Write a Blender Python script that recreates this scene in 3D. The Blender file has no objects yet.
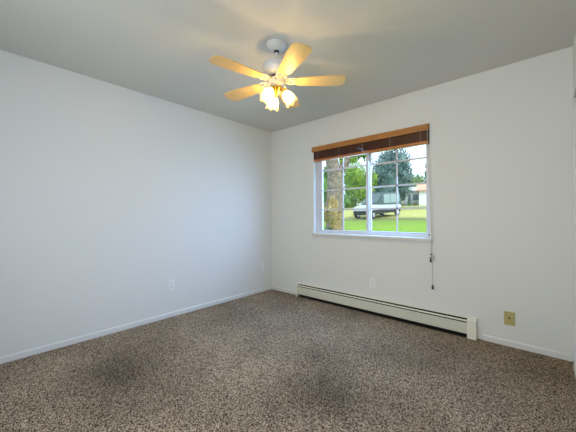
import bpy, bmesh, math, random
from mathutils import Vector, Matrix, Euler
random.seed(7)
C = bpy.context.scene.collection
SC = bpy.context.scene

# ------------------------------------------------------------------ camera, sky, lights, exposure
F_PX, YAW, PITCH, ROLL = 281.25, 0.732217, 0.000595, 0.00437944
CAM = Vector((3.12266, -3.09345, 1.13459))
FW = Vector((-math.sin(YAW)*math.cos(PITCH), math.cos(YAW)*math.cos(PITCH), math.sin(PITCH)))
R0 = Vector((math.cos(YAW), math.sin(YAW), 0)); U0 = R0.cross(FW)
RT = R0*math.cos(ROLL) - U0*math.sin(ROLL)
UP = R0*math.sin(ROLL) + U0*math.cos(ROLL)
cam_data = bpy.data.cameras.new('camera')
cam_data.sensor_width = 36.0
cam_data.lens = F_PX/576*36
cam_data.clip_start = 0.02; cam_data.clip_end = 400
cam = bpy.data.objects.new('camera', cam_data); C.objects.link(cam)
cam.matrix_world = Matrix(((RT.x, UP.x, -FW.x, CAM.x), (RT.y, UP.y, -FW.y, CAM.y), (RT.z, UP.z, -FW.z, CAM.z), (0, 0, 0, 1)))
SC.camera = cam

world = bpy.data.worlds.new('sky'); SC.world = world; world.use_nodes = True
bg = world.node_tree.nodes['Background']
bg.inputs['Color'].default_value = (0.66, 0.82, 1.0, 1)
bg.inputs['Strength'].default_value = 2.3
world.cycles.sampling_method = 'AUTOMATIC'

sun_d = bpy.data.lights.new('sun', 'SUN'); sun_d.energy = 3.2; sun_d.angle = 0.02; sun_d.color = (1.0, .95, .85)
sun = bpy.data.objects.new('sun', sun_d); C.objects.link(sun)
sun.rotation_euler = Vector((-0.72, 0.20, -0.66)).to_track_quat('-Z', 'Y').to_euler()

def area(name, loc, aim, sx, sy, power, col, spread=180):
    d = bpy.data.lights.new(name, 'AREA'); d.shape = 'RECTANGLE'; d.size = sx; d.size_y = sy
    d.energy = power; d.color = col; d.spread = math.radians(spread)
    o = bpy.data.objects.new(name, d); C.objects.link(o); o.location = loc
    o.rotation_euler = Vector(aim).to_track_quat('-Z', 'Y').to_euler()
    return o
# added fill from behind the camera, unseen; then daylight by the window in the picture
area('rear_fill_light', (2.08, -4.12, 1.35), (0, 1, 0), 1.9, 1.3, 43, (1.0, .99, .985), 152)
area('daylight_window', (1.56, .30, 1.5), (-.42, -1, -.75), 1.4, 1.1, 52, (.28, .52, 1.0), 150)

SC.view_settings.view_transform = 'Standard'; SC.view_settings.look = 'None'
SC.view_settings.gamma = 1; SC.view_settings.use_curve_mapping = False
SC.view_settings.exposure = 0.0
SC.cycles.use_light_tree = True
SC.cycles.max_bounces = 10; SC.cycles.diffuse_bounces = 6
SC.cycles.transparent_max_bounces = 24
SC.cycles.sample_clamp_indirect = 6
SC.cycles.caustics_reflective = False; SC.cycles.caustics_refractive = False

# ------------------------------------------------------------------ materials
def mat(name, col, rough=.5, metal=0, spec=.5, noise=None, bump=None, emit=None):
    """noise=(scale, amount, second colour)   bump=(scale, strength, distance)"""
    m = bpy.data.materials.new(name); m.use_nodes = True
    nt = m.node_tree; b = nt.nodes['Principled BSDF']
    b.inputs['Base Color'].default_value = (*col, 1)
    b.inputs['Roughness'].default_value = rough
    b.inputs['Metallic'].default_value = metal
    b.inputs['Specular IOR Level'].default_value = spec
    tc = nt.nodes.new('ShaderNodeTexCoord')
    if noise:
        n = nt.nodes.new('ShaderNodeTexNoise'); n.inputs['Scale'].default_value = noise[0]; n.inputs['Detail'].default_value = 4
        nt.links.new(tc.outputs['Object'], n.inputs['Vector'])
        r = nt.nodes.new('ShaderNodeValToRGB'); r.color_ramp.elements[0].position = .5-noise[1]; r.color_ramp.elements[1].position = .5+noise[1]
        r.color_ramp.elements[0].color = (*col, 1); r.color_ramp.elements[1].color = (*noise[2], 1)
        nt.links.new(n.outputs['Fac'], r.inputs['Fac']); nt.links.new(r.outputs['Color'], b.inputs['Base Color'])
    if bump:
        n2 = nt.nodes.new('ShaderNodeTexNoise'); n2.inputs['Scale'].default_value = bump[0]; n2.inputs['Detail'].default_value = 3
        nt.links.new(tc.outputs['Object'], n2.inputs['Vector'])
        bp = nt.nodes.new('ShaderNodeBump'); bp.inputs['Strength'].default_value = bump[1]; bp.inputs['Distance'].default_value = bump[2]
        nt.links.new(n2.outputs['Fac'], bp.inputs['Height']); nt.links.new(bp.outputs['Normal'], b.inputs['Normal'])
    if emit:
        b.inputs['Emission Color'].default_value = (*emit[0], 1); b.inputs['Emission Strength'].default_value = emit[1]
    return m

M = {}
M['wall'] = mat('painted_wall', (.72, .72, .69), .62, spec=.3, bump=(70, .25, .002))
M['ceiling'] = mat('painted_ceiling', (.62, .605, .55), .8, spec=.2, bump=(55, .35, .003))
M['trim'] = mat('trim_paint', (.70, .70, .68), .4, bump=(30, .1, .001))
M['sill'] = mat('sill_paint', (.60, .59, .53), .45)
M['vinyl'] = mat('window_vinyl', (.62, .62, .67), .35)
M['outer'] = mat('exterior_stucco', (.6, .58, .52), .9, bump=(40, .4, .01))
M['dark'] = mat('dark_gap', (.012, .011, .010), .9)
M['heater'] = mat('heater_enamel', (.66, .66, .55), .4, noise=(3, .3, (.60, .61, .51)))
M['heater_end'] = mat('heater_end_enamel', (.80, .78, .66), .4)
M['fins'] = mat('aluminium_fins', (.25, .24, .22), .5, metal=.8)
M['outlet'] = mat('outlet_plastic', (.80, .80, .78), .35)
M['slot'] = mat('outlet_slot', (.05, .05, .05), .6)
M['coax'] = mat('beige_plastic', (.50, .43, .17), .4, noise=(60, .3, (.42, .36, .13)))
M['brass'] = mat('polished_brass', (.80, .52, .10), .25, metal=1)
M['steel'] = mat('screw_steel', (.5, .48, .42), .4, metal=1)
M['fan_white'] = mat('fan_white_enamel', (.60, .60, .60), .35)
M['fan_cream'] = mat('fan_cream_enamel', (.80, .70, .50), .35)
M['cord'] = mat('cotton_cord', (.50, .45, .36), .9)
M['tassel'] = mat('dark_wooden_tassel', (.03, .02, .015), .5)
M['ring'] = mat('clear_plastic_ring', (.45, .43, .36), .2)
M['label'] = mat('paper_label', (.85, .85, .85), .6)

def wood(name, a, b_, axis_scale, rough=.4):
    m = mat(name, a, rough); nt = m.node_tree; b = nt.nodes['Principled BSDF']
    tc = nt.nodes.new('ShaderNodeTexCoord'); mp = nt.nodes.new('ShaderNodeMapping'); mp.inputs['Scale'].default_value = axis_scale
    n = nt.nodes.new('ShaderNodeTexNoise'); n.inputs['Scale'].default_value = 6; n.inputs['Detail'].default_value = 6; n.inputs['Distortion'].default_value = .6
    r = nt.nodes.new('ShaderNodeValToRGB'); r.color_ramp.elements[0].position = .3; r.color_ramp.elements[1].position = .7
    r.color_ramp.elements[0].color = (*a, 1); r.color_ramp.elements[1].color = (*b_, 1)
    nt.links.new(tc.outputs['Object'], mp.inputs[0]); nt.links.new(mp.outputs[0], n.inputs['Vector'])
    nt.links.new(n.outputs['Fac'], r.inputs['Fac']); nt.links.new(r.outputs['Color'], b.inputs['Base Color'])
    return m
M['blade'] = wood('blade_oak_veneer', (.64, .42, .15), (.72, .50, .20), (1, 14, 14), .42)
M['valance'] = wood('valance_wood', (.30, .115, .025), (.48, .21, .05), (.8, 12, 14), .35)
M['slat'] = wood('blind_slat_wood', (.045, .013, .007), (.10, .03, .013), (.8, 12, 14), .35)
M['rail'] = wood('bottom_rail_wood', (.40, .11, .03), (.52, .18, .05), (.8, 12, 14), .35)

def glass(name, tint, gloss):
    m = bpy.data.materials.new(name); m.use_nodes = True; nt = m.node_tree
    nt.nodes.remove(nt.nodes['Principled BSDF'])
    t = nt.nodes.new('ShaderNodeBsdfTransparent'); t.inputs['Color'].default_value = (*tint, 1)
    g = nt.nodes.new('ShaderNodeBsdfGlossy'); g.inputs['Roughness'].default_value = .02
    mx = nt.nodes.new('ShaderNodeMixShader'); mx.inputs[0].default_value = gloss
    nt.links.new(t.outputs[0], mx.inputs[1]); nt.links.new(g.outputs[0], mx.inputs[2])
    nt.links.new(mx.outputs[0], nt.nodes['Material Output'].inputs['Surface'])
    return m
M['glass'] = glass('window_glass', (.96, .98, .98), .035)

def shade_mat():
    m = bpy.data.materials.new('frosted_shade_glass'); m.use_nodes = True; nt = m.node_tree
    nt.nodes.remove(nt.nodes['Principled BSDF'])
    t = nt.nodes.new('ShaderNodeBsdfTranslucent'); t.inputs['Color'].default_value = (.95, .74, .36, 1)
    d = nt.nodes.new('ShaderNodeBsdfDiffuse'); d.inputs['Color'].default_value = (.90, .78, .52, 1)
    tr = nt.nodes.new('ShaderNodeBsdfTransparent'); tr.inputs['Color'].default_value = (1, .9, .68, 1)
    a = nt.nodes.new('ShaderNodeMixShader'); a.inputs[0].default_value = .35
    b = nt.nodes.new('ShaderNodeMixShader'); b.inputs[0].default_value = .40
    nt.links.new(t.outputs[0], a.inputs[1]); nt.links.new(d.outputs[0], a.inputs[2])
    nt.links.new(a.outputs[0], b.inputs[1]); nt.links.new(tr.outputs[0], b.inputs[2])
    nt.links.new(b.outputs[0], nt.nodes['Material Output'].inputs['Surface'])
    return m
M['shade'] = shade_mat()
M['bulb'] = mat('lit_bulb', (1, .9, .7), .4, emit=((1, .73, .30), 385))

def carpet_mat():
    m = bpy.data.materials.new('carpet'); m.use_nodes = True; nt = m.node_tree; L = nt.links
    b = nt.nodes['Principled BSDF']; b.inputs['Roughness'].default_value = 1; b.inputs['Specular IOR Level'].default_value = .05
    tc = nt.nodes.new('ShaderNodeTexCoord')
    vn = nt.nodes.new('ShaderNodeTexVoronoi'); vn.inputs['Scale'].default_value = 270; vn.inputs['Randomness'].default_value = 1
    L.new(tc.outputs['Object'], vn.inputs['Vector'])
    sp = nt.nodes.new('ShaderNodeSeparateColor'); L.new(vn.outputs['Color'], sp.inputs[0])
    nz = nt.nodes.new('ShaderNodeTexNoise'); nz.inputs['Scale'].default_value = 170; nz.inputs['Detail'].default_value = 2
    L.new(tc.outputs['Object'], nz.inputs['Vector'])
    n = nt.nodes.new('ShaderNodeMix'); n.inputs['Factor'].default_value = .30
    L.new(sp.outputs[0], n.inputs['A']); L.new(nz.outputs['Fac'], n.inputs['B'])
    r = nt.nodes.new('ShaderNodeValToRGB'); e = r.color_ramp.elements
    e[0].position = .33; e[0].color = (.022, .016, .012, 1)
    e[1].position = .69; e[1].color = (.66, .52, .37, 1)
    x = e.new(.50); x.color = (.198, .140, .092, 1)
    L.new(n.outputs['Result'], r.inputs['Fac'])
    # brushed-pile patches: places where the pile is pushed the other way
    n2 = nt.nodes.new('ShaderNodeTexNoise'); n2.inputs['Scale'].default_value = 1.5; n2.inputs['Detail'].default_value = 3; n2.inputs['Distortion'].default_value = .4
    L.new(tc.outputs['Object'], n2.inputs['Vector'])
    tot = None
    for (x0, y0, rad, amt) in PILE:
        v = nt.nodes.new('ShaderNodeVectorMath'); v.operation = 'DISTANCE'; v.inputs[1].default_value = (x0, y0, 0)
        L.new(tc.outputs['Object'], v.inputs[0])
        mr = nt.nodes.new('ShaderNodeMapRange'); mr.interpolation_type = 'SMOOTHSTEP'
        mr.inputs['From Min'].default_value = 0; mr.inputs['From Max'].default_value = rad
        mr.inputs['To Min'].default_value = amt; mr.inputs['To Max'].default_value = 0
        L.new(v.outputs['Value'], mr.inputs['Value'])
        if tot is None: tot = mr.outputs[0]
        else:
            ad = nt.nodes.new('ShaderNodeMath'); ad.operation = 'ADD'; L.new(tot, ad.inputs[0]); L.new(mr.outputs[0], ad.inputs[1]); tot = ad.outputs[0]
    mr2 = nt.nodes.new('ShaderNodeMapRange'); mr2.inputs['From Min'].default_value = .3; mr2.inputs['From Max'].default_value = .7
    mr2.inputs['To Min'].default_value = .78; mr2.inputs['To Max'].default_value = 1.16
    L.new(n2.outputs['Fac'], mr2.inputs['Value'])
    sb = nt.nodes.new('ShaderNodeMath'); sb.operation = 'SUBTRACT'; L.new(mr2.outputs[0], sb.inputs[0]); L.new(tot, sb.inputs[1])
    mul = nt.nodes.new('ShaderNodeVectorMath'); mul.operation = 'SCALE'; L.new(r.outputs['Color'], mul.inputs[0]); L.new(sb.outputs[0], mul.inputs['Scale'])
    L.new(mul.outputs[0], b.inputs['Base Color'])
    bp = nt.nodes.new('ShaderNodeBump'); bp.inputs['Strength'].default_value = .8; bp.inputs['Distance'].default_value = .008
    L.new(n.outputs['Result'], bp.inputs['Height']); L.new(bp.outputs['Normal'], b.inputs['Normal'])
    return m
PILE = [(.75, -2.35, .50, .30), (1.2, -2.42, .55, .28), (1.75, -1.2, .34, .30), (1.95, -1.65, .48, .33), (2.2, -1.55, .45, .2)]
M['carpet'] = carpet_mat()

# ------------------------------------------------------------------ mesh helpers
def obj(name, bm, m, parent=None, smooth=None):
    me = bpy.data.meshes.new(name)
    bmesh.ops.recalc_face_normals(bm, faces=bm.faces[:])
    bm.to_mesh(me); bm.free()
    me.materials.append(m if not isinstance(m, str) else M[m])
    if smooth is not None:
        for p in me.polygons: p.use_smooth = True
        me.set_sharp_from_angle(angle=math.radians(smooth))
    o = bpy.data.objects.new(name, me); C.objects.link(o)
    if parent is not None: o.parent = parent
    return o
def tag(o, label=None, cat=None, group=None, kind=None):
    if label: o['label'] = label
    if cat: o['category'] = cat
    if group: o['group'] = group
    if kind: o['kind'] = kind
    return o
def empty(name, loc, rot=(0, 0, 0)):
    o = bpy.data.objects.new(name, None); C.objects.link(o); o.location = loc; o.rotation_euler = rot
    o.empty_display_size = .1
    return o
def new(): return bmesh.new()
def box(bm, x0, x1, y0, y1, z0, z1, bev=0):
    r = bmesh.ops.create_cube(bm, size=1, matrix=Matrix.Translation(((x0+x1)/2, (y0+y1)/2, (z0+z1)/2)) @ Matrix.Diagonal((abs(x1-x0), abs(y1-y0), abs(z1-z0), 1)))
    if bev:
        es = list({e for v in r['verts'] for e in v.link_edges})
        bmesh.ops.bevel(bm, geom=es, offset=bev, segments=2, affect='EDGES', profile=.5)
    return bm
def bxo(name, dims, m, parent=None, bev=0): return obj(name, box(new(), *dims, bev), m, parent)
def lathe(bm, prof, seg=32, mtx=Matrix.Identity(4), wave=None):
    rings = []
    for k, (r, z) in enumerate(prof):
        ring = []
        for i in range(seg):
            a = 2*math.pi*i/seg; rr, zz = r, z
            if wave: rr, zz = wave(k, a, r, z)
            ring.append(bm.verts.new(mtx @ Vector((rr*math.cos(a), rr*math.sin(a), zz))))
        rings.append(ring)
    for p, q in zip(rings, rings[1:]):
        for i in range(seg): bm.faces.new((p[i], p[(i+1) % seg], q[(i+1) % seg], q[i]))
    return rings
def closed_lathe(bm, prof, seg=32, mtx=Matrix.Identity(4)):
    rg = lathe(bm, prof, seg, mtx); bm.faces.new(rg[0]); bm.faces.new(rg[-1])
def tube(bm, pts, rad, seg=8):
    pts = [Vector(p) for p in pts]; n = len(pts)
    if not isinstance(rad, (list, tuple)): rad = [rad]*n
    t0 = (pts[1]-pts[0]).normalized()
    ref = Vector((0, 0, 1)) if abs(t0.z) < .9 else Vector((1, 0, 0))
    nrm = t0.cross(ref).normalized(); rings = []
    for i, p in enumerate(pts):
        t = (pts[min(i+1, n-1)]-pts[max(i-1, 0)]).normalized()
        nrm = (nrm - t*nrm.dot(t)).normalized(); bn = t.cross(nrm)
        rings.append([bm.verts.new(p + (nrm*math.cos(2*math.pi*j/seg)+bn*math.sin(2*math.pi*j/seg))*rad[i]) for j in range(seg)])
    for a, b in zip(rings, rings[1:]):
        for j in range(seg): bm.faces.new((a[j], a[(j+1) % seg], b[(j+1) % seg], b[j]))
    bm.faces.new(rings[0]); bm.faces.new(rings[-1])
def prism_x(bm, poly, x0, x1):
    a = [bm.verts.new((x0, y, z)) for y, z in poly]; b = [bm.verts.new((x1, y, z)) for y, z in poly]
    bm.faces.new(a); bm.faces.new(b); n = len(poly)
    for i in range(n): bm.faces.new((a[i], a[(i+1) % n], b[(i+1) % n], b[i]))
def extrude_poly(bm, pts2, z0, z1, mtx=Matrix.Identity(4), bev=0):
    a = [bm.verts.new(mtx @ Vector((x, y, z0))) for x, y in pts2]; b = [bm.verts.new(mtx @ Vector((x, y, z1))) for x, y in pts2]
    f1 = bm.faces.new(a); f2 = bm.faces.new(b); n = len(pts2)
    for i in range(n): bm.faces.new((a[i], a[(i+1) % n], b[(i+1) % n], b[i]))
    if bev: bmesh.ops.bevel(bm, geom=list(f1.edges)+list(f2.edges), offset=bev, segments=2, affect='EDGES')
def struct(name, bm, m, parent=None, **k):
    o = obj(name, bm, m, parent, **k)
    if parent is None: o['kind'] = 'structure'
    return o
def wall_with_hole(bm, axis, at0, at1, u0, u1, z0, z1, hu0, hu1, hz0, hz1):
    def bx(a, b, c, d):
        if axis == 'y': box(bm, a, b, at0, at1, c, d)
        else: box(bm, at0, at1, a, b, c, d)
    # one welded frame mesh
    us = [u0, hu0, hu1, u1]; zs = [z0, hz0, hz1, z1]
    V = {}
    for s, at in enumerate((at0, at1)):
        for i, u in enumerate(us):
            for j, z in enumerate(zs):
                V[s, i, j] = bm.verts.new((u, at, z) if axis == 'y' else (at, u, z))
    for i in range(3):
        for j in range(3):
            if i == 1 and j == 1: continue
            for s in (0, 1): bm.faces.new((V[s, i, j], V[s, i+1, j], V[s, i+1, j+1], V[s, i, j+1]))
    def side(p, q): bm.faces.new((V[0, *p], V[0, *q], V[1, *q], V[1, *p]))
    for i in range(3): side((i, 0), (i+1, 0)); side((i, 3), (i+1, 3)); side((0, i), (0, i+1)); side((3, i), (3, i+1))
    side((1, 1), (2, 1)); side((1, 2), (2, 2)); side((1, 1), (1, 2)); side((2, 1), (2, 2))

# ------------------------------------------------------------------ room shell
H = 2.44; W = 3.31; BACK = -3.95; T = .16
OX0, OX1, OZ0, OZ1 = .82, 2.283, .905, 2.075
struct('floor', box(new(), -T, W+T+.7, BACK-T, T, -.2, 0), 'carpet')
struct('ceiling', box(new(), -T-.3, W+T+.7, BACK-T-.3, T+.3, H, H+.2), 'ceiling')
b = new(); wall_with_hole(b, 'y', 0, T, -T, W+T, 0, H, OX0, OX1, OZ0, OZ1); struct('wall_back', b, 'wall')
struct('wall_left', box(new(), -T, 0, BACK-T, 0, 0, H), 'wall')
b = new(); wall_with_hole(b, 'y', BACK-T, BACK, 0, W+T, 0, H, 1.18, 2.98, .7, 2.0); struct('wall_front', b, 'wall')
b = new(); wall_with_hole(b, 'x', W, W+.10, BACK, 0, 0, H, -1.80, -.215, .0005, 1.978); struct('wall_right', b, 'wall')
b = new(); box(b, W+.62, W+.7, BACK-T, T, 0, H); struct('wall_closet', b, 'wall')

def skirting(bm, p0, p1, inward, h=.052, t=.012):
    p0, p1, n = Vector((*p0, 0)), Vector((*p1, 0)), Vector((*inward, 0))
    prof = [(0, 0), (t, 0), (t, h-.012), (t*.7, h-.003), (t*.35, h), (0, h)]
    a = [bm.verts.new(p0 + n*d + Vector((0, 0, z))) for d, z in prof]; b_ = [bm.verts.new(p1 + n*d + Vector((0, 0, z))) for d, z in prof]
    bm.faces.new(a); bm.faces.new(b_)
    for i in range(len(prof)): j = (i+1) % len(prof); bm.faces.new((a[i], a[j], b_[j], b_[i]))
b = new(); skirting(b, (0, BACK+.013), (0, 0), (1, 0)); struct('baseboard_left', b, 'trim')
b = new(); skirting(b, (.012, 0), (.50, 0), (0, -1)); struct('baseboard_back', b, 'trim')
b = new(); skirting(b, (2.722, 0), (W-.009, 0), (0, -1)); o = struct('baseboard_back.001', b, 'trim')
b = new(); skirting(b, (0, BACK), (W, BACK), (0, 1)); struct('baseboard_front', b, 'trim')

# closet door in the right wall, just inside the right edge of the picture
d = empty('door_1', (W, -1.0, 0)); d['kind'] = 'structure'
def off(bm, v): bmesh.ops.translate(bm, verts=bm.verts[:], vec=v); return bm
b = new(); wall_with_hole(b, 'x', 3.298, 3.3095, -1.855, -.158, 0.001, 2.03, -1.80, -.215, .0012, 1.976)
obj('casing', off(b, (-W, 1.0, 0)), 'trim', d)
for y0, y1 in ((-1.797, -1.012), (-1.004, -.219)):
    b = box(new(), W+.02, W+.05, y0, y1, .012, 1.945, .003)
    p_ = obj('door_panel', off(b, (-W, 1.0, 0)), 'trim', d)
    b = new(); closed_lathe(b, [(.006, 0), (.006, .02), (.016, .026), (.017, .036), (.008, .042)], 16, Matrix.Rotation(-math.pi/2, 4, 'Y'))
    obj('knob', off(b, (.02, 1.0+(y1-.06 if y1 < -1 else y0+.06), 1.0)), 'brass', p_, 30)
b = box(new(), W+.012, W+.06, -1.797, -.219, 1.947, 1.974)
obj('door_track', off(b, (-W, 1.0, 0)), 'dark', d)

# ------------------------------------------------------------------ windows
def window(name, x0, x1, z0, z1, yin, s, grid, sill):
    """s=+1: outside is +y. yin is the room face of the frame"""
    w = empty(name, ((x0+x1)/2, yin, z0)); w['kind'] = 'structure'; ox, oz = (x0+x1)/2, z0
    def P(n, dims, m, par=w, bev=.002):
        a = list(dims); q = box(new(), a[0]-ox, a[1]-ox, min(a[2]*s, a[3]*s), max(a[2]*s, a[3]*s), a[4]-oz, a[5]-oz, bev); return obj(n, q, m, par)
    fw = .040
    b = new(); wall_with_hole(b, 'y', 0, .08*s, x0-ox+.001, x1-ox-.001, .001, z1-oz-.001, x0-ox+fw, x1-ox-fw, .022, z1-oz-fw); obj('window_frame', b, 'vinyl', w)
    xm = x0 + (1.571-.82)/(2.283-.82)*(x1-x0)
    for k, (a, c) in enumerate(((x0+fw, xm+.018), (xm-.018, x1-fw))):
        y = .012 if k == 0 else .040
        gx0 = a + (.055 if k == 0 else .050); gx1 = c - (.034 if k == 0 else .018)
        b = new(); wall_with_hole(b, 'y', (y)*s, (y+.026)*s, a-ox, c-ox, .022, z1-oz-fw, gx0-ox, gx1-ox, .045, z1-oz-fw-.04)
        sash = obj('sash', b, 'vinyl', w)
        gl = P('pane', (gx0-.004, gx1+.004, y+.010, y+.0145, z0+.041, z1-fw-.036), 'glass', sash, 0)
        if grid:
            mb = new(); gz0, gz1 = z0+.045, z1-fw-.04
            xv = (gx0+gx1)/2
            ya, yb = (y+.0035)*s, (y+.0090)*s
            box(mb, xv-.009-ox, xv+.009-ox, min(ya, yb), max(ya, yb), gz0-oz, gz1-oz)
            for zz in (1.217, 1.477, 1.748): box(mb, gx0-ox, gx1-ox, min(ya, yb), max(ya, yb), zz-.009-oz, zz+.009-oz)
            obj('muntin_grid', mb, 'vinyl', sash)
    if sill:
        # wooden stool with a small apron below
        b = new(); box(b, .803-ox, 2.303-ox, -.035-yin, -.0005-yin, .868-oz, .903-oz, .004)
        box(b, x0-ox+.0015, x1-ox-.0015, -.004-yin, -.0005, .8985-oz+.007, .903-oz+.004)
        obj('window_sill', b, 'sill', w)
        b = box(new(), .815-ox, 2.292-ox, -.012-yin, -.0005-yin, .845-oz, .8675-oz, .002); obj('apron', b, 'trim', w)
        b = box(new(), 2.262-ox, 2.276-ox, -.012, -.001, .925-oz, .940-oz, .002); obj('lock_tab', b, 'tassel', w)['label'] = 'small dark catch at the foot of the frame'
    return w
window('window_1', OX0, OX1, OZ0, OZ1, .05, 1, True, True)
window('added_rear_window', 1.18, 2.98, .7, 2.0, BACK-.03, -1, False, False)  # unseen window added as an opening for the rear fill

# ------------------------------------------------------------------ wooden blind, raised
t = empty('wooden_blind', (1.545, -.01, 2.07))
tag(t, 'raised dark wooden slat blind hanging bunched at the top of the window', 'blind')
def bp_(n, dims, m, bev=.002, par=None): return obj(n, box(new(), dims[0]-1.545, dims[1]-1.545, dims[2]+.01, dims[3]+.01, dims[4]-2.07, dims[5]-2.07, bev), m, par or t)
bp_('valance', (.808, 2.281, -.036, -.022, 2.000, 2.066), 'valance', .004)
for (a, c) in ((.8085, .820), (2.269, 2.2805)): bp_('valance_return', (a, c, -.0215, -.0008, 2.0005, 2.0655), 'valance', .002)
bp_('headrail', (.835, 2.268, -.018, .030, 2.012, 2.0655), 'slat')
NS = 15
for i in range(NS):
    z = 1.9005 + .0072*i
    jit = random.uniform(-.002, .002)
    bp_('slat', (.830+jit, 2.273+jit, -.017+jit, .033+jit, z, z+.0058), 'slat', .001)
bp_('bottom_rail', (.832, 2.272, -.019, .035, 1.872, 1.898), 'rail', .003)['label'] = 'lighter reddish bottom rail'
for x in (.90, 1.22, 1.55, 1.88, 2.20):
    b = new(); tube(b, [(x-1.545, -.010, -.075), (x-1.545, -.010, -.172)], .0014, 6)
    obj('ladder_cord', b, 'cord', t)
bp_('paper_tag', (2.06, 2.125, .000, .002, 1.858, 1.873), 'label', 0)['label'] = 'small white paper tag'
# pull cord
b = new()
pts = [(2.274, -.041, 1.998), (2.281, -.042, 1.85), (2.292, -.043, 1.5), (2.301, -.044, 1.2), (2.312, -.044, .95), (2.313, -.043, .86), (2.300, -.030, .78), (2.302, -.028, .745)]
tube(b, [(p[0]-1.545, p[1]+.01, p[2]-2.07) for p in pts], .0028, 6)
tube(b, [(p[0]-1.545, p[1]+.01, p[2]-2.07) for p in [(2.302, -.028, .745), (2.312, -.028, .70), (2.312, -.028, .58), (2.313, -.028, .43)]], .0020, 6)
cd = obj('pull_cord', b, 'cord', t)
for x, z, s in ((2.296, .665, 1.25), (2.313, .395, 1.1)):
    b = new(); closed_lathe(b, [(.003, .040*s), (.006, .036*s), (.0085, .018*s), (.010, .004*s), (.007, 0)], 14, Matrix.Translation((x-1.545, -.018, z-2.07)))
    obj('tassel', b, 'tassel', cd, 30)
b = new(); tube(b, [(2.318+.014*math.cos(a)-1.545, -.018, .712+.014*math.sin(a)-2.07) for a in [i*math.pi/8 for i in range(17)]], .003, 6)
obj('cord_ring', b, 'ring', cd, 40)
b = new(); tube(b, [(2.299-1.545, -.018, .755-2.07), (2.297-1.545, -.018, .712-2.07)], .0028, 6); obj('cord_tail', b, 'cord', cd)
b = new(); bmesh.ops.create_uvsphere(b, u_segments=12, v_segments=8, radius=.0085, matrix=Matrix.Translation((2.302-1.545, -.018, .745-2.07))); obj('knot', b, 'tassel', cd, 60)

# ------------------------------------------------------------------ baseboard heater
HX0, HX1 = .555, 2.684
t = empty('baseboard_heater', ((HX0+HX1)/2, -.03, 0)); hx, hy = (HX0+HX1)/2, -.03
tag(t, 'long cream metal baseboard heater on the carpet below the window', 'heater')
def hp(n, poly, x0, x1, m, bev=0):
    b = new(); prism_x(b, [(y-hy, z) for y, z in poly], x0-hx, x1-hx)
    return obj(n, b, m, t)
hp('back_plate', [(-.0006, .012), (-.003, .012), (-.003, .172), (-.0006, .172)], HX0+.010, HX1-.010, 'heater')
hp('top_cover', [(-.0032, .182), (-.030, .184), (-.034, .181), (-.034, .177), (-.0032, .178)], HX0+.008, HX1-.06, 'heater_end')
hp('damper', [(-.036, .162), (-.052, .157), (-.054, .152), (-.051, .152), (-.036, .158)], HX0+.006, HX1-.06, 'heater_end')['label'] = 'long hinged damper flap behind the grille slot'
hp('front_panel', [(-.057, .141), (-.060, .138), (-.0605, .043), (-.055, .038), (-.053, .040), (-.057, .044), (-.057, .135), (-.054, .141)], HX0+.006, HX1-.06, 'heater')
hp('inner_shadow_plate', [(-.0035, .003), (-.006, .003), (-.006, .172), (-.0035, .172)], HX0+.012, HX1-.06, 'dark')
hp('bottom_shade_strip', [(-.0062, .003), (-.054, .003), (-.054, .007), (-.0062, .007)], HX0+.008, HX1-.075, 'dark')  # black strip stands in for the shade below the front panel
b = new(); tube(b, [(HX0+.014-hx, -.002, .085), (HX1-.03-hx, -.002, .085)], .011, 10); obj('heating_pipe', b, 'fins', t, 40)
b = new()
for i in range(150):
    x = HX0+.10+i*.0128; box(b, x-hx, x+.0006-hx, -.020, .018, .055, .118)
obj('fin_row', b, 'fins', t)['kind'] = 'stuff'
capL = [(-.0006, .0005), (-.0615, .0005), (-.0615, .168), (-.054, .176), (-.034, .186), (-.0006, .186)]
hp('end_cap', capL, HX0-.014, HX0+.004, 'heater_end')
hp('end_cap', [(y*1.02 if y < -.01 else y, z+.002 if z > .1 else z) for y, z in capL], HX1-.072, HX1, 'heater_end')
b = new(); prism_x(b, [(-.0600-hy, .040), (-.0640-hy, .038), (-.0645-hy, .149), (-.0605-hy, .150)], HX1-.0605-hx, HX1-.058-hx); 
obj('seam_lip', b, 'heater_end', t)

# ------------------------------------------------------------------ sockets on the walls
def outlet(loc, rotz, label, group=None):
    t = empty('wall_outlet', loc, (0, 0, rotz)); tag(t, label, 'outlet', group)
    obj('cover_plate', box(new(), -.036, .036, -.0075, -.0005, -.058, .058, .0028), 'outlet', t)
    for z in (-.0205, .0205):
        b = new(); pts = [(.0165*math.cos(a)*(1 if abs(math.cos(a)) < .8 else .92), .0145*math.sin(a)) for a in [i*math.pi/12 for i in range(24)]]
        extrude_poly(b, pts, 0, .003, Matrix.Translation((0, -.0071, z)) @ Matrix.Rotation(math.pi/2, 4, 'X'))
        s_ = obj('socket', b, 'outlet', t)
        for dx, h in ((-.0065, .008), (.0065, .0065)):
            obj('slot', box(new(), dx-.0014, dx+.0014, -.0108, -.0102, z-h/2+.002, z+h/2+.002), 'slot', s_)
        b = new(); closed_lathe(b, [(.0028, -.0004), (.0028, .0004)], 10, Matrix.Translation((0, -.0105, z-.007)) @ Matrix.Rotation(math.pi/2, 4, 'X')); obj('ground_hole', b, 'slot', s_)
    b = new(); closed_lathe(b, [(.003, 0), (.0025, .0012), (.001, .0015)], 10, Matrix.Translation((0, -.0073, 0)) @ Matrix.Rotation(math.pi/2, 4, 'X')); obj('screw', b, 'steel', t)
    return t
outlet((1.667, 0, .358), 0, 'white wall outlet below the window, just above the heater')
outlet((0, -1.61, .357), math.pi/2, 'white wall outlet on the left wall, the one farther from the corner')
outlet((0, -.215, .371), math.pi/2, 'white wall outlet on the left wall right beside the room corner')
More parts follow.
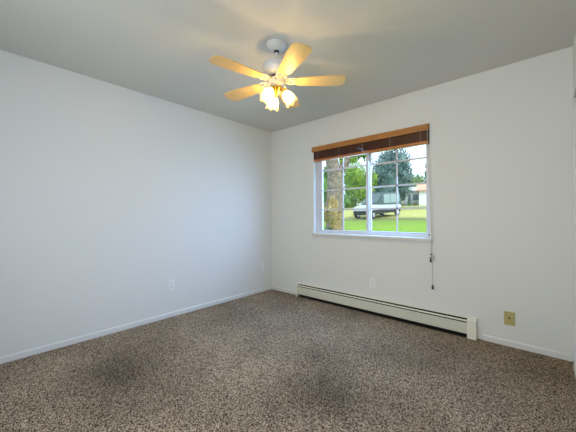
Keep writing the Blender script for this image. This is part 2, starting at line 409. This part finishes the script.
t = empty('cable_plate', (2.917, 0, .241)); tag(t, 'beige yellow cable plate on the white wall to the right of the heater', 'cable plate')
obj('cover_plate', box(new(), -.037, .037, -.0075, -.0005, -.058, .058, .0028), 'coax', t)
b = new(); closed_lathe(b, [(.0075, 0), (.0075, .004), (.0048, .0041), (.0048, .011), (.003, .011)], 12, Matrix.Translation((0, -.0071, .004)) @ Matrix.Rotation(math.pi/2, 4, 'X')); obj('coax_jack', b, 'slot', t, 30)
for z in (-.041, .041):
    b = new(); closed_lathe(b, [(.0032, 0), (.0028, .0014), (.001, .0018)], 10, Matrix.Translation((0, -.0073, z)) @ Matrix.Rotation(math.pi/2, 4, 'X')); obj('screw', b, 'steel', t)
b = new(); closed_lathe(b, [(.0012, .001), (.0012, .012), (.004, .0125), (.0035, .0145)], 10, Matrix.Translation((2.358, 0, 2.13)) @ Matrix.Rotation(math.pi/2, 4, 'X'))
tag(obj('nail', b, 'steel'), 'small dark nail head in the wall above the right end of the window', 'nail')

# ------------------------------------------------------------------ ceiling fan
FX, FY = 1.629, -1.554
fan = empty('ceiling_fan', (FX, FY, H))
tag(fan, 'white ceiling fan with five light wood blades and three lit glass shades', 'ceiling fan')
b = new(); closed_lathe(b, [(.079, -.0005), (.080, -.006), (.076, -.014), (.062, -.026), (.048, -.038), (.030, -.046), (.016, -.048)], 40); obj('canopy', b, 'fan_white', fan, 35)
b = new(); closed_lathe(b, [(.019, -.046), (.019, -.056), (.0145, -.060)], 24); obj('canopy_collar', b, 'dark', fan, 35)
b = new(); closed_lathe(b, [(.011, -.056), (.011, -.135)], 20); obj('downrod', b, 'fan_white', fan, 35)
b = new(); closed_lathe(b, [(.012, -.122), (.030, -.126), (.034, -.136), (.062, -.140), (.094, -.146), (.104, -.156), (.107, -.172), (.107, -.196), (.104, -.206), (.098, -.212), (.096, -.222), (.086, -.232), (.062, -.238), (.050, -.239)], 48); obj('motor_housing', b, 'fan_white', fan, 35)
b = new(); closed_lathe(b, [(.040, -.236), (.040, -.262)], 28); obj('rotor_hub', b, 'dark', fan, 35)
b = new(); closed_lathe(b, [(.036, -.259), (.058, -.262), (.064, -.268), (.065, -.282), (.064, -.300), (.060, -.312), (.046, -.322), (.030, -.326)], 40)
sw = obj('switch_housing', b, 'fan_cream', fan, 35)
for k in range(5):
    a = math.radians(20+72*k)
    b = new(); closed_lathe(b, [(.0050, .062), (.0050, .0665), (.002, .068)], 10, Matrix.Translation((0, 0, -.288)) @ Matrix.Rotation(a, 4, 'Z') @ Matrix.Rotation(math.pi/2, 4, 'Y')); obj('housing_screw', b, 'slot', sw)
b = new(); closed_lathe(b, [(.030, -.324), (.044, -.328), (.046, -.340), (.034, -.352), (.020, -.364), (.014, -.378), (.006, -.386)], 32); obj('light_fitter', b, 'brass', fan, 35)

BZ = -.282; R0B, R1B = .138, .525
def blade_outline():
    pts = []
    w0, w1 = .048, .067
    for i in range(9):
        a = math.pi/2 + math.pi*i/8; pts.append((R0B+.035+.035*math.cos(a), w0*math.sin(a)))
    cr = .045
    pts.append((R1B*.72, -w1))
    for i in range(7):
        a = -math.pi/2 + math.pi/2*i/6; pts.append((R1B-cr+cr*math.cos(a), -w1+cr+cr*math.sin(a)))
    for i in range(7):
        a = math.pi/2*i/6; pts.append((R1B-cr+cr*math.cos(a), w1-cr+cr*math.sin(a)))
    pts.append((R1B*.72, w1))
    return pts
def arm_bm():
    b = new()
    plate = [(.170, .010), (.195, .036), (.232, .038), (.246, .020), (.262, 0), (.246, -.020), (.232, -.038), (.195, -.036), (.170, -.010)]
    extrude_poly(b, [(x*.8+.04, y*.8) for x, y in plate], .0036, .0075, Matrix.Identity(4), .001)
    for s in (-1, 1):
        pts = [(.040, .010*s, .012), (.075, .014*s, .010), (.105, .030*s, .002), (.135, .038*s, .002), (.165, .030*s, .006), (.185, .012*s, .006)]
        tube(b, pts, .0058, 8)
        curl = [(.108+.012*math.cos(a), s*(.016+.010*math.sin(a)), -.002) for a in [i*math.pi/6 for i in range(11)]]
        tube(b, curl, .0032, 6)
        tube(b, [(.150+.010*math.cos(a), s*(.015+.009*math.sin(a)), -.007) for a in [i*math.pi/6 for i in range(13)]], .003, 6)
    tube(b, [(.040, 0, .010), (.090, 0, .006), (.135, 0, .003), (.180, 0, .006)], .0050, 8)
    for x, y in ((.192, .020), (.192, -.020), (.222, 0)):
        closed_lathe(b, [(.005, -.0032), (.0045, -.0050), (.002, -.0058)], 10, Matrix.Translation((x, y, 0)))
    return b
A0 = math.radians(44.0)
TILT = [math.radians(v) for v in (-2.0, 1.8, -.3, -.2, 0)]     # slight droop or lift of each blade
PITCHES = [math.radians(v) for v in (-7, -5, -5, 8, -5)]
blade_me = arm_me = None
for k in range(5):
    rot = (Matrix.Rotation(A0 - k*math.radians(72), 4, 'Z') @ Matrix.Rotation(TILT[k], 4, 'Y') @ Matrix.Rotation(PITCHES[k], 4, 'X'))
    if blade_me is None:
        b = new(); extrude_poly(b, blade_outline(), -.003, .003, Matrix.Identity(4), .001); bl = obj('fan_blade', b, 'blade', fan, 30); blade_me = bl.data
        ar_b = arm_bm(); bmesh.ops.scale(ar_b, vec=(.86, 1, 1), verts=ar_b.verts[:]); ar = obj('blade_arm', ar_b, 'fan_cream', bl, 35); arm_me = ar.data
    else:
        bl0 = bl; bl = bl.copy(); C.objects.link(bl); bl.parent = fan
        ar = ar.copy(); C.objects.link(ar); ar.parent = bl
    bl.matrix_local = Matrix.Translation((0, 0, BZ)) @ rot

def scallop(k, a, r, z):
    f = max(0, (k-5)/4) if k < 10 else max(0, (14-k)/4)
    return r*(1+.10*f*math.cos(6*a)), z+.007*f*math.cos(6*a)
n_shade = 0
for k, ang in enumerate((-10, 110, 230)):
    wa = YAW + math.radians(ang)
    dirv = Vector((math.cos(wa), math.sin(wa), 0))
    tilt = math.radians(35)
    b = new(); pts = [dirv*.018+Vector((0, 0, -.345)), dirv*.036+Vector((0, 0, -.336)), dirv*.050+Vector((0, 0, -.338)), dirv*.058+Vector((0, 0, -.350))]
    tube(b, pts, .0075, 10)
    ax = (dirv*math.sin(tilt) + Vector((0, 0, -math.cos(tilt)))).normalized()
    base = dirv*.052 + Vector((0, 0, -.350))
    mt = Matrix.Translation(base) @ ax.to_track_quat('Z', 'Y').to_matrix().to_4x4() @ Matrix.Scale(.90, 4)
    closed_lathe(b, [(.014, -.004), (.024, .002), (.027, .012), (.027, .026), (.023, .028)], 24, mt)
    lamp = obj('lamp_holder', b, 'brass', fan, 35)
    prof = [(.025, .020), (.026, .030), (.034, .042), (.043, .058), (.047, .074), (.046, .090), (.045, .100), (.048, .110), (.054, .119), (.060, .125)]
    inner = [(r-.002, z) for r, z in prof[::-1]]
    b = new(); rg = lathe(b, prof, 48, mt, lambda kk, a, r, z: scallop(kk, a, r, z))
    sh = obj('glass_shade', b, 'shade', lamp, 60)
    b = new(); closed_lathe(b, [(.010, .022), (.012, .034), (.020, .052), (.023, .066), (.020, .080), (.010, .090), (.003, .092)], 20, mt)
    obj('light_bulb', b, 'bulb', lamp, 60)
for x, zl in ((.035, -.44), (-.03, -.40)):
    b = new(); tube(b, [(x, -.03, -.32), (x, -.03, zl)], .0011, 5); pc = obj('pull_chain', b, 'brass', fan)
    b = new(); closed_lathe(b, [(.001, 0), (.004, -.006), (.0045, -.016), (.002, -.022)], 10, Matrix.Translation((x, -.03, zl))); obj('chain_pendant', b, 'brass', pc, 30)

# ------------------------------------------------------------------ outdoors
FH = Vector((FW.x, FW.y, 0)).normalized()
GD = [(-50, -.45), (4, -.45), (10, -.42), (18, .11), (26, .95), (36, 2.10), (41, 2.60), (60, 3.2), (120, 6.0), (220, 8.0)]
def ground_z(x, y):
    d = (Vector((x, y, 0)) - Vector((CAM.x, CAM.y, 0))).dot(FH)
    for (a, za), (c, zc) in zip(GD, GD[1:]):
        if d <= c: return za + (zc-za)*max(0, (d-a))/(c-a)
    return GD[-1][1]
def spot(px, D):
    """ground point at forward distance D seen in column px"""
    p = CAM + D*(FW + RT*((px-288)/F_PX)); return Vector((p.x, p.y, ground_z(p.x, p.y)))
def height_at(py, D): return CAM.z - (py-216)/F_PX*D

def lawn_mat():
    m = bpy.data.materials.new('lawn'); m.use_nodes = True; nt = m.node_tree; L = nt.links
    b = nt.nodes['Principled BSDF']; b.inputs['Roughness'].default_value = 1; b.inputs['Specular IOR Level'].default_value = .05
    tc = nt.nodes.new('ShaderNodeTexCoord')
    dp = nt.nodes.new('ShaderNodeVectorMath'); dp.operation = 'DOT_PRODUCT'; dp.inputs[1].default_value = (FH.x, FH.y, 0)
    L.new(tc.outputs['Object'], dp.inputs[0])
    off_ = nt.nodes.new('ShaderNodeMath'); off_.operation = 'SUBTRACT'; off_.inputs[1].default_value = CAM.x*FH.x+CAM.y*FH.y
    L.new(dp.outputs['Value'], off_.inputs[0])
    nz = nt.nodes.new('ShaderNodeTexNoise'); nz.inputs['Scale'].default_value = .35; nz.inputs['Detail'].default_value = 5; L.new(tc.outputs['Object'], nz.inputs['Vector'])
    ma = nt.nodes.new('ShaderNodeMath'); ma.operation = 'MULTIPLY_ADD'; ma.inputs[1].default_value = 3.0; L.new(nz.outputs['Fac'], ma.inputs[0]); L.new(off_.outputs[0], ma.inputs[2])
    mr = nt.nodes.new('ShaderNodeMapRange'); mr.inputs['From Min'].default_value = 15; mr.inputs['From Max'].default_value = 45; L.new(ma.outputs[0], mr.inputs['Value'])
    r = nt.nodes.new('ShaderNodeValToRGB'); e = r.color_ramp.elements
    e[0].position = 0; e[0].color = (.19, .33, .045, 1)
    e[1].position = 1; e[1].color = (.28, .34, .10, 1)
    for p, c in ((.22, (.22, .35, .055)), (.34, (.19, .29, .06)), (.38, (.16, .17, .08)), (.44, (.44, .44, .16)), (.62, (.44, .45, .15)), (.72, (.32, .34, .10))):  # darkest stop paints the dark hedge band and shadow across the lawn
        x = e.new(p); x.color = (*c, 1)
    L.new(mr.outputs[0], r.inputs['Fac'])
    n2 = nt.nodes.new('ShaderNodeTexNoise'); n2.inputs['Scale'].default_value = 3; n2.inputs['Detail'].default_value = 6; L.new(tc.outputs['Object'], n2.inputs['Vector'])
    m2 = nt.nodes.new('ShaderNodeMapRange'); m2.inputs['To Min'].default_value = .6; m2.inputs['To Max'].default_value = 1.4; L.new(n2.outputs['Fac'], m2.inputs['Value'])
    mu = nt.nodes.new('ShaderNodeVectorMath'); mu.operation = 'SCALE'; L.new(r.outputs['Color'], mu.inputs[0]); L.new(m2.outputs[0], mu.inputs['Scale'])
    L.new(mu.outputs[0], b.inputs['Base Color'])
    return m
M['lawn'] = lawn_mat()
b = new(); N = 70; grid = {}
for i in range(N+1):
    for j in range(N+1):
        x = -130+200*i/N; y = .35 + 175*(j/N)**1.4
        grid[i, j] = b.verts.new((x, y, ground_z(x, y)))
for i in range(N):
    for j in range(N): b.faces.new((grid[i, j], grid[i+1, j], grid[i+1, j+1], grid[i, j+1]))
g = struct('ground', b, 'lawn', smooth=80)

M['bark'] = mat('tree_bark', (.10, .075, .055), .9, noise=(5, .2, (.32, .26, .20)), bump=(9, 1, .08))
M['leaf_bright'] = mat('bright_leaves', (.05, .16, .01), .6, noise=(2.2, .14, (.34, .50, .05)))
M['leaf_mid'] = mat('mid_green_leaves', (.06, .16, .025), .6, noise=(1.0, .2, (.14, .28, .05)))
M['leaf_blue'] = mat('blue_green_leaves', (.04, .10, .085), .6, noise=(1.0, .15, (.17, .27, .27)))
M['leaf_pale'] = mat('pale_green_leaves', (.14, .24, .08), .6, noise=(.6, .2, (.24, .34, .14)))
M['leaf_dark'] = mat('dark_hedge_leaves', (.015, .07, .02), .6, noise=(1.5, .2, (.05, .16, .03)))
M['leaf_tan'] = mat('dry_leaves', (.34, .27, .08), .8, noise=(2, .2, (.62, .46, .24)))
M['leaf_red'] = mat('brown_red_leaves', (.16, .10, .05), .7, noise=(2, .2, (.24, .20, .07)))

def crown(bm, c, rad, n, size, lumps=9, fill=.58, up=.0):
    c = Vector(c); cs = []
    for i in range(lumps):
        d = Vector((random.gauss(0, 1), random.gauss(0, 1), random.gauss(0, 1))).normalized()*random.uniform(.35, .68)
        cs.append((Vector((c.x+d.x*rad[0], c.y+d.y*rad[1], c.z+d.z*rad[2])), random.uniform(.32, .50)))
    for q, s in cs:
        bmesh.ops.create_icosphere(bm, subdivisions=2, radius=1, matrix=Matrix.Translation(q) @ Matrix.Diagonal((rad[0]*s*fill, rad[1]*s*fill, rad[2]*s*fill, 1)))
    bmesh.ops.create_icosphere(bm, subdivisions=2, radius=1, matrix=Matrix.Translation(c) @ Matrix.Diagonal((rad[0]*.40, rad[1]*.40, rad[2]*.45, 1)))
    for i in range(n):
        q, s = random.choice(cs)
        d = Vector((random.gauss(0, 1), random.gauss(0, 1), random.gauss(0, 1))).normalized()*random.uniform(.55, 1.20)*s
        p = q + Vector((d.x*rad[0], d.y*rad[1], d.z*rad[2]))
        e = Euler((random.uniform(0, 6.3), random.uniform(0, 6.3), random.uniform(0, 6.3))).to_matrix()
        sz = size*random.uniform(.6, 1.3)
        vs = [bm.verts.new(p + e @ Vector(v)*sz) for v in ((-.5, 0, 0), (0, -.28, .06), (.5, 0, 0), (0, .28, .06))]
        bm.faces.new(vs)

def tree(name, px, D, py_top, py_bot, wpx, lmat, label, cat='tree', n=2600, leaf=.28, trunk=.22, lumps=10, group=None):
    s = spot(px, D); zt = height_at(py_top, D); zb = height_at(py_bot, D)
    r = wpx/2*D/F_PX
    t = empty(name, s); tag(t, label, cat, group)
    b = new(); crown(b, (0, 0, (zt+zb)/2-s.z), (r, r, (zt-zb)/2), n, leaf, lumps)
    obj('foliage', b, lmat, t)
    if trunk:
        b = new(); h = (zt+zb)/2 - s.z
        tube(b, [(0, 0, -.2), (.05*h*.3, 0, h*.4), (0, .05, h)], [trunk*1.3, trunk, trunk*.6], 10); obj('trunk', b, 'bark', t, 40)
    return t

# big old tree with a fork, near the left sash
D = 19; s = spot(335, D); t = empty('forked_tree', s)
tag(t, 'large forked tree with a thick pale brown trunk seen through the left sash', 'tree')
def rel(px, py, dd=0):
    p = CAM + (D+dd)*(FW + RT*((px-288)/F_PX)); p.z = height_at(py, D+dd); return p - s
b = new()
tube(b, [rel(335, 240), rel(335, 226), rel(335, 210), rel(335, 190), rel(334.5, 175), rel(332, 160), rel(330, 140), rel(327, 115), rel(323, 90)], [.72, .62, .55, .52, .50, .42, .34, .25, .12], 18)
for i, v in enumerate(b.verts): v.co += Vector((random.uniform(-1, 1), random.uniform(-1, 1), 0))*.03
tube(b, [rel(336, 182), rel(341, 170), rel(348, 160), rel(358, 148), rel(369, 130), rel(381, 108)], [.30, .30, .24, .20, .14, .06], 12)
tube(b, [rel(333, 168), rel(327, 156), rel(319, 144), rel(309, 128)], [.24, .19, .15, .06], 10)
obj('trunk', b, 'bark', t, 50)
b = new()
for (px, py, r) in ((300, 100, 2.0), (335, 85, 2.4), (375, 95, 2.2), (360, 152, .9), (352, 160, .55), (318, 140, 1.3), (400, 110, 1.6), (344, 160, .4)):
    crown(b, rel(px, py), (r, r, r*.8), int(300*r), .22, 5)
obj('foliage', b, 'leaf_bright', t)

tree('leafy_tree', 355, 46, 156, 209, 42, 'leaf_bright', 'bright green leafy tree behind the fork of the thick trunk', n=8000, leaf=.26)
tree('leafy_tree', 326, 31, 163, 206, 22, 'leaf_mid', 'green leafy tree left of the thick trunk, at the left window edge', n=2200, leaf=.24)
tree('rounded_evergreen', 390, 36, 144, 212, 46, 'leaf_blue', 'tall rounded blue green evergreen in the middle of the right sash', n=14000, leaf=.26, lumps=26)
tree('small_tree', 374, 31, 171, 193, 9, 'leaf_bright', 'small yellow green tree beside the central window bar', n=900, leaf=.18, trunk=.08)
tree('leafy_bush', 345, 38, 188, 213, 26, 'leaf_mid', 'rounded green bush low behind the front end of the parked van', n=1500, leaf=.3, trunk=0)
tree('distant_tree', 414, 62, 173, 200, 26, 'leaf_pale', 'pale green low tree behind the grey house roof', n=1500, leaf=.5)
tree('distant_tree', 432, 64, 163, 200, 22, 'leaf_pale', 'pale hazy tree behind the orange roof at the right window edge', n=1300, leaf=.5)
for px, w in ((313, 20), (333, 19), (353, 19), (373, 19)):
    tree('background_tree', px, 56, 170, 204, w, 'leaf_mid', 'dark green background tree far behind the thick trunk', n=1500, leaf=.45, group='background trees')

def shrub(name, px, D, py_top, wpx, lmat, label, n=500, leaf=.14, group=None):
    s = spot(px, D); h = height_at(py_top, D)-s.z; r = wpx/2*D/F_PX
    b = new(); crown(b, (0, 0, h*.48), (r, r, h*.5), n, leaf, 6)
    o = obj(name, b, lmat); o.location = s; return tag(o, label, 'shrub', group)
shrub('clipped_shrub', 332, 14.3, 226, 22, 'leaf_dark', 'dark green low shrub in front of the thick trunk', 900, .10)
for px, D_, py, w, lb in ((332.5, 16.3, 193, 21, 'tall tan dry bush before the thick trunk, lower left of the window'),
                      ):
    shrub('dry_bush', px, D_, py, w, 'leaf_tan', lb, 4500, .12)
for px, D_, py, w, m_, lb in ((403, 42, 203.5, 5, 'leaf_red', 'brownish shrub before the left end of the grey house'), (409, 42, 202.5, 5, 'leaf_mid', 'green shrub before the middle of the grey house'), (415, 42, 203, 5, 'leaf_red', 'brownish shrub beside the white garage'), (399, 40, 201, 5, 'leaf_dark', 'dark shrub below the blue green evergreen')):
    shrub('low_shrub', px, D_, py, w, m_, lb, 400, .16)

# pale van parked under the evergreen
M['van'] = mat('pale_blue_grey_paint', (.55, .60, .66), .3)
M['van_top'] = mat('dark_green_grey_paint', (.05, .09, .09), .4)
M['van_glass'] = mat('pale_reflection_vehicle_glass', (.26, .34, .34), .1)  # pale base colour stands in for the reflection on the windows
M['tyre'] = mat('tyre_rubber', (.03, .03, .03), .8)
M['hub'] = mat('wheel_metal', (.6, .6, .6), .3, metal=1)
D = 27
va, vb = spot(361, 24.9), spot(393, 28.2)
vdir = (va-vb).normalized(); vlen = (va-vb).length
t = empty('parked_van', (va+vb)/2, (0, 0, math.atan2(vdir.y, vdir.x)))
t.rotation_euler = vdir.to_track_quat('X', 'Z').to_euler()
tag(t, 'pale grey van parked below the blue green evergreen, seen through the window', 'van')
L_ = vlen/2
def van_shell(n, side, hw, m, bev):
    b = new()
    a_ = [b.verts.new((x, -hw, z)) for x, z in side]; c_ = [b.verts.new((x, hw, z)) for x, z in side]
    b.faces.new(a_); b.faces.new(c_)
    for i in range(len(side)): j = (i+1) % len(side); b.faces.new((a_[i], a_[j], c_[j], c_[i]))
    bmesh.ops.bevel(b, geom=b.edges[:], offset=bev, segments=3, affect='EDGES')
    return obj(n, b, m, t, 40)
van_shell('van_body', [(-L_, .72), (-L_, 1.10), (L_*.56, 1.22), (L_*.97, 1.02), (L_, .72), (L_*.98, .70)], .92, 'van', .05)
van_shell('van_cabin', [(-L_+.03, 1.0), (-L_+.05, 1.95), (-L_+.2, 2.3), (L_*.10, 2.3), (L_*.50, 1.2), (L_*.50, 1.0)], .88, 'van_top', .06)
van_shell('van_underbody', [(-L_+.06, .36), (-L_+.06, .80), (L_-.08, .80), (L_-.06, .36)], .88, 'tyre', .04)  # black colour stands in for the shadow along the bottom of the body
for s_ in (-1, 1):
    for (x0, x1) in ((-L_+.25, -L_*.30), (-L_*.27, L_*.12)):
        b = box(new(), x0, x1, .885*s_-.01, .885*s_+.01, 1.28, 2.12, .008); obj('side_window', b, 'van_glass', t)
    for x in (-L_+.65, L_-.6):
        b = new(); closed_lathe(b, [(.28, -.11), (.34, -.09), (.35, 0), (.34, .09), (.28, .11)], 24, Matrix.Translation((x, .82*s_, .35)) @ Matrix.Rotation(math.pi/2, 4, 'X')); w_ = obj('wheel', b, 'tyre', t, 35)
        b = new(); closed_lathe(b, [(.18, -.117), (.18, .117)], 16, Matrix.Translation((x, .82*s_, .35)) @ Matrix.Rotation(math.pi/2, 4, 'X')); obj('hub_cap', b, 'hub', w_)
b = new(); v = [b.verts.new(q) for q in ((L_*.16, -.76, 2.16), (L_*.16, .76, 2.16), (L_*.46, .78, 1.36), (L_*.46, -.78, 1.36))]
f = b.faces.new(v); bmesh.ops.solidify(b, geom=[f], thickness=.05); obj('windscreen', b, 'van_glass', t)

# house and garage
M['siding'] = mat('grey_siding', (.40, .42, .41), .8)
M['roof_pale'] = mat('pale_shingles', (.62, .62, .60), .8)
M['garage_wall'] = mat('white_garage_paint', (.85, .83, .80), .7)
M['roof_orange'] = mat('orange_roof_tiles', (.66, .36, .24), .8)
M['glass_dark'] = mat('dark_house_glass', (.10, .13, .14), .1)
def house(name, px0, px1, D, depth, py_eave, py_ridge, wm, rm, label, wins, door=None):
    a, c = spot(px0, D), spot(px1, D); s = (a+c)/2; base = min(a.z, c.z)-.2; s.z = base
    wd = (c-a); vr = s-CAM; ang = math.atan2(vr.y, vr.x)-math.pi/2; wl = Vector((wd.x, wd.y)).length/2*math.cos(ang-math.atan2(wd.y, wd.x))
    t = empty(name, s, (0, 0, ang)); tag(t, label, 'building')
    ze = height_at(py_eave, D)-base; zr = height_at(py_ridge, D)-base
    obj('wall', box(new(), -wl, wl, 0, depth, 0, ze), wm, t)
    b = new(); o_ = .35
    prof = [(-o_, ze-.02), (depth/2, zr), (depth+o_, ze-.02), (depth+o_, ze+.12), (depth/2, zr+.16), (-o_, ze+.12)]
    prism_x(b, prof, -wl-o_, wl+o_); obj('roof', b, rm, t)
    b = new(); prism_x(b, [(.02, ze-.05), (depth/2, zr-.02), (depth-.02, ze-.05)], -wl+.02, wl-.02); obj('gable', b, wm, t)
    for (u0, u1, z0, z1) in wins:
        f = obj('house_window', box(new(), u0*wl*2-wl-.06, u1*wl*2-wl+.06, -.06, .04, z0*ze-.06, z1*ze+.06), 'trim', t)
        obj('house_pane', box(new(), u0*wl*2-wl, u1*wl*2-wl, -.075, -.055, z0*ze, z1*ze), 'glass_dark', f)
    if door: obj('garage_door' if door[4] else 'house_door', box(new(), door[0]*wl*2-wl, door[1]*wl*2-wl, -.05, .03, 0, door[3]*ze), 'garage_wall' if door[4] else 'glass_dark', t)
house('grey_house', 399, 421, 50, 7, 191.5, 186.5, 'siding', 'roof_pale', 'grey house with a pale roof behind the lawn, right of the evergreen', [(.08, .30, .4, .8), (.62, .9, .4, .8)], (.42, .52, 0, .8, False))
house('white_garage', 419, 436, 43, 6, 191, 182, 'garage_wall', 'roof_orange', 'white garage with an orange roof at the right edge of the window view', [], (.2, .8, 0, .75, True))

# unseen overhang added above the walls to keep the sun out
struct('sun_block_overhang', box(new(), -T-.9, W+T+1.4, BACK-T-.9, T+.75, H+.205, H+.32), 'outer')
